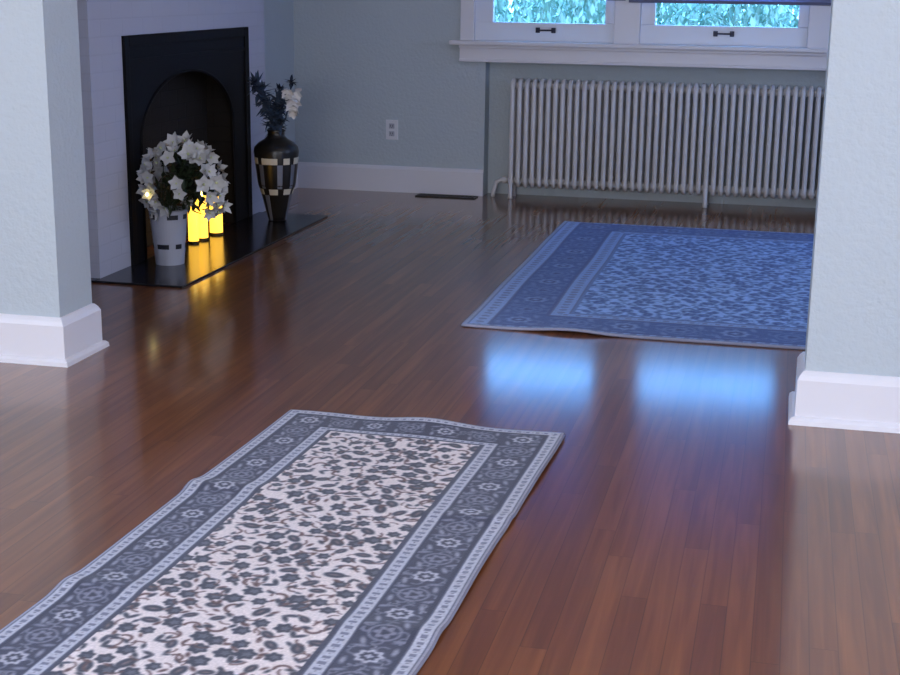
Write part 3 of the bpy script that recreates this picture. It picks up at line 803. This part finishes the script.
def rug(name, corner, rz, Wm, Lm, res, P, seed, hfun, th, label, bind_col):
    img = paint(Wm, Lm, res, P, seed)
    ny, nx, _ = img.shape
    X, Y = np.meshgrid(np.linspace(0, Wm, nx), np.linspace(0, Lm, ny))
    lift, dx, dy = hfun(X, Y)
    top = np.stack([X + dx, Y + dy, lift + th], -1).reshape(-1, 3)
    bot = np.stack([X + dx, Y + dy, lift + 0.0008], -1).reshape(-1, 3)
    n_ = nx * ny
    idx = np.arange(n_).reshape(ny, nx)
    q = np.stack([idx[:-1, :-1], idx[:-1, 1:], idx[1:, 1:], idx[1:, :-1]], -1).reshape(-1, 4)
    qb = q[:, ::-1] + n_
    per = np.concatenate([idx[0, :], idx[1:, -1], idx[-1, -2::-1], idx[-2:0:-1, 0]])
    nxt = np.roll(per, -1)
    side = np.stack([per, per + n_, nxt + n_, nxt], -1)
    quads = np.concatenate([q, qb, side]).astype(np.int32)
    me = bpy.data.meshes.new(name)
    me.vertices.add(2 * n_); me.vertices.foreach_set('co', np.concatenate([top, bot]).astype(np.float32).ravel())
    me.loops.add(quads.size); me.loops.foreach_set('vertex_index', quads.ravel())
    me.polygons.add(len(quads)); me.polygons.foreach_set('loop_start', np.arange(0, quads.size, 4, dtype=np.int32))
    me.polygons.foreach_set('use_smooth', [True] * len(quads))
    me.update(calc_edges=True)
    c = img.reshape(-1, 3) / 255
    c = np.where(c <= .04045, c / 12.92, ((c + .055) / 1.055) ** 2.4)
    c = np.concatenate([c, c * 0 + .25])
    rgba = np.concatenate([c, np.ones((2 * n_, 1))], 1).astype(np.float32)
    ca = me.color_attributes.new('weave', 'FLOAT_COLOR', 'POINT'); ca.data.foreach_set('color', rgba.ravel())
    me.materials.append(rug_material(name + '_wool'))
    o = bpy.data.objects.new(name, me); COL.objects.link(o); o.location = corner; o.rotation_euler = (0, 0, rz)
    tag(o, label, 'rug')
    pts = []
    for i in per[::6]:
        pts.append(tuple(top[i] - np.array([0, 0, th * .5])))
    MB().tube(pts, th * .52, 6, closed=True).build('binding', mat(name + '_binding', bind_col, 0.9), o, smooth=True)
    return o

# runner in the near room
RUN_W, RUN_L = 0.858, 2.60
RUN = dict(cream=(226, 212, 210), dark=(66, 68, 80), mid=(98, 98, 110), mid2=(120, 104, 108), vine=(98, 74, 74), spacing=.052,
           side=(.004, .040, .048, .150, .156, .192, .202), ends=(.004, .030, .040, .128, .134, .158, .166),
           layers=[(150, 150, 165), (182, 182, 194), (58, 60, 78), (66, 68, 86), (58, 60, 78), (182, 182, 194), (70, 72, 88)],
           guards=(1, 5), main=3, dash=.026, dashc=(118, 120, 138), linec=(92, 94, 112), bl=(178, 176, 188), bl2=(142, 142, 156), bm=(126, 126, 142), bd=(62, 64, 80))
def run_h(X, Y):
    z = np.zeros_like(X)
    # two soft creases left from folding, and a lifted far edge
    for yc, hh, w in ((RUN_L - .70, .010, .040), (RUN_L - 1.36, .009, .045)):
        z += hh * np.exp(-((Y - yc - .02 * np.sin(X * 7)) / w) ** 2) * (.25 + .75 * np.abs(X / RUN_W - .5) ** 2 * 4)
    far = np.clip((Y - (RUN_L - .28)) / .28, 0, 1) ** 2
    z += far * (.020 * np.exp(-((X - .47) / .13) ** 2) + .004 * np.exp(-((X - .86) / .10) ** 2))
    rt = np.clip((X - (RUN_W - .10)) / .10, 0, 1) ** 2
    z += rt * .004 * (1 + np.sin(Y * 9))
    dx = .004 * np.exp(-((Y - (RUN_L - .70)) / .06) ** 2) * np.sign(X - RUN_W / 2) * np.abs(X / RUN_W - .5) * 2
    dx = dx + .002 * np.sin(Y * 6) - .018 * np.sin(PI * X / RUN_W)
    dy = .012 * far * np.sin(X * 9 + .5)
    return z, dx, dy
a_run = math.radians(-1.75)
rug('runner_rug', (-1.518, 3.985 - RUN_L, 0), a_run, RUN_W, RUN_L, 0.0034, RUN, 4, run_h, 0.010,
    'cream runner rug with dark floral field and grey blue border in the foreground', (120, 120, 138))

# larger rug in the back room, blue window light mixed into its palette
RG_W, RG_L = 1.86, 2.56
RUG2 = dict(cream=(150, 188, 236), dark=(48, 80, 146), mid=(92, 126, 186), mid2=(104, 134, 190), vine=(66, 100, 166), spacing=.064,
            side=(.014, .095, .105, .285, .295, .375, .39), ends=(.012, .030, .045, .235, .245, .300, .31),
            layers=[(146, 160, 190), (138, 168, 216), (60, 86, 142), (62, 92, 152), (62, 86, 142), (130, 164, 216), (92, 122, 178)],
            guards=(1, 5), main=3, dash=.05, dashc=(104, 118, 164), linec=(90, 104, 150), bl=(120, 148, 198), bl2=(104, 130, 182), bm=(94, 122, 176), bd=(50, 74, 130))
def rug_h(X, Y):
    near = np.clip((.12 - Y) / .12, 0, 1) ** 2
    z = near * .012 * np.exp(-((X - .42) / .13) ** 2)
    z += .002 * (1 + np.sin(Y * 5)) * np.clip((.1 - X) / .1, 0, 1)
    return z, .003 * np.sin(Y * 5.2), 0 * X
rug('area_rug', (-1.178, 5.238, 0), math.radians(0.9) * 0 + math.radians(-0.4) * 0, RG_W, RG_L, 0.0062, RUG2, 9, rug_h, 0.011,
    'blue floral area rug on the floor in front of the radiator', (150, 150, 172))
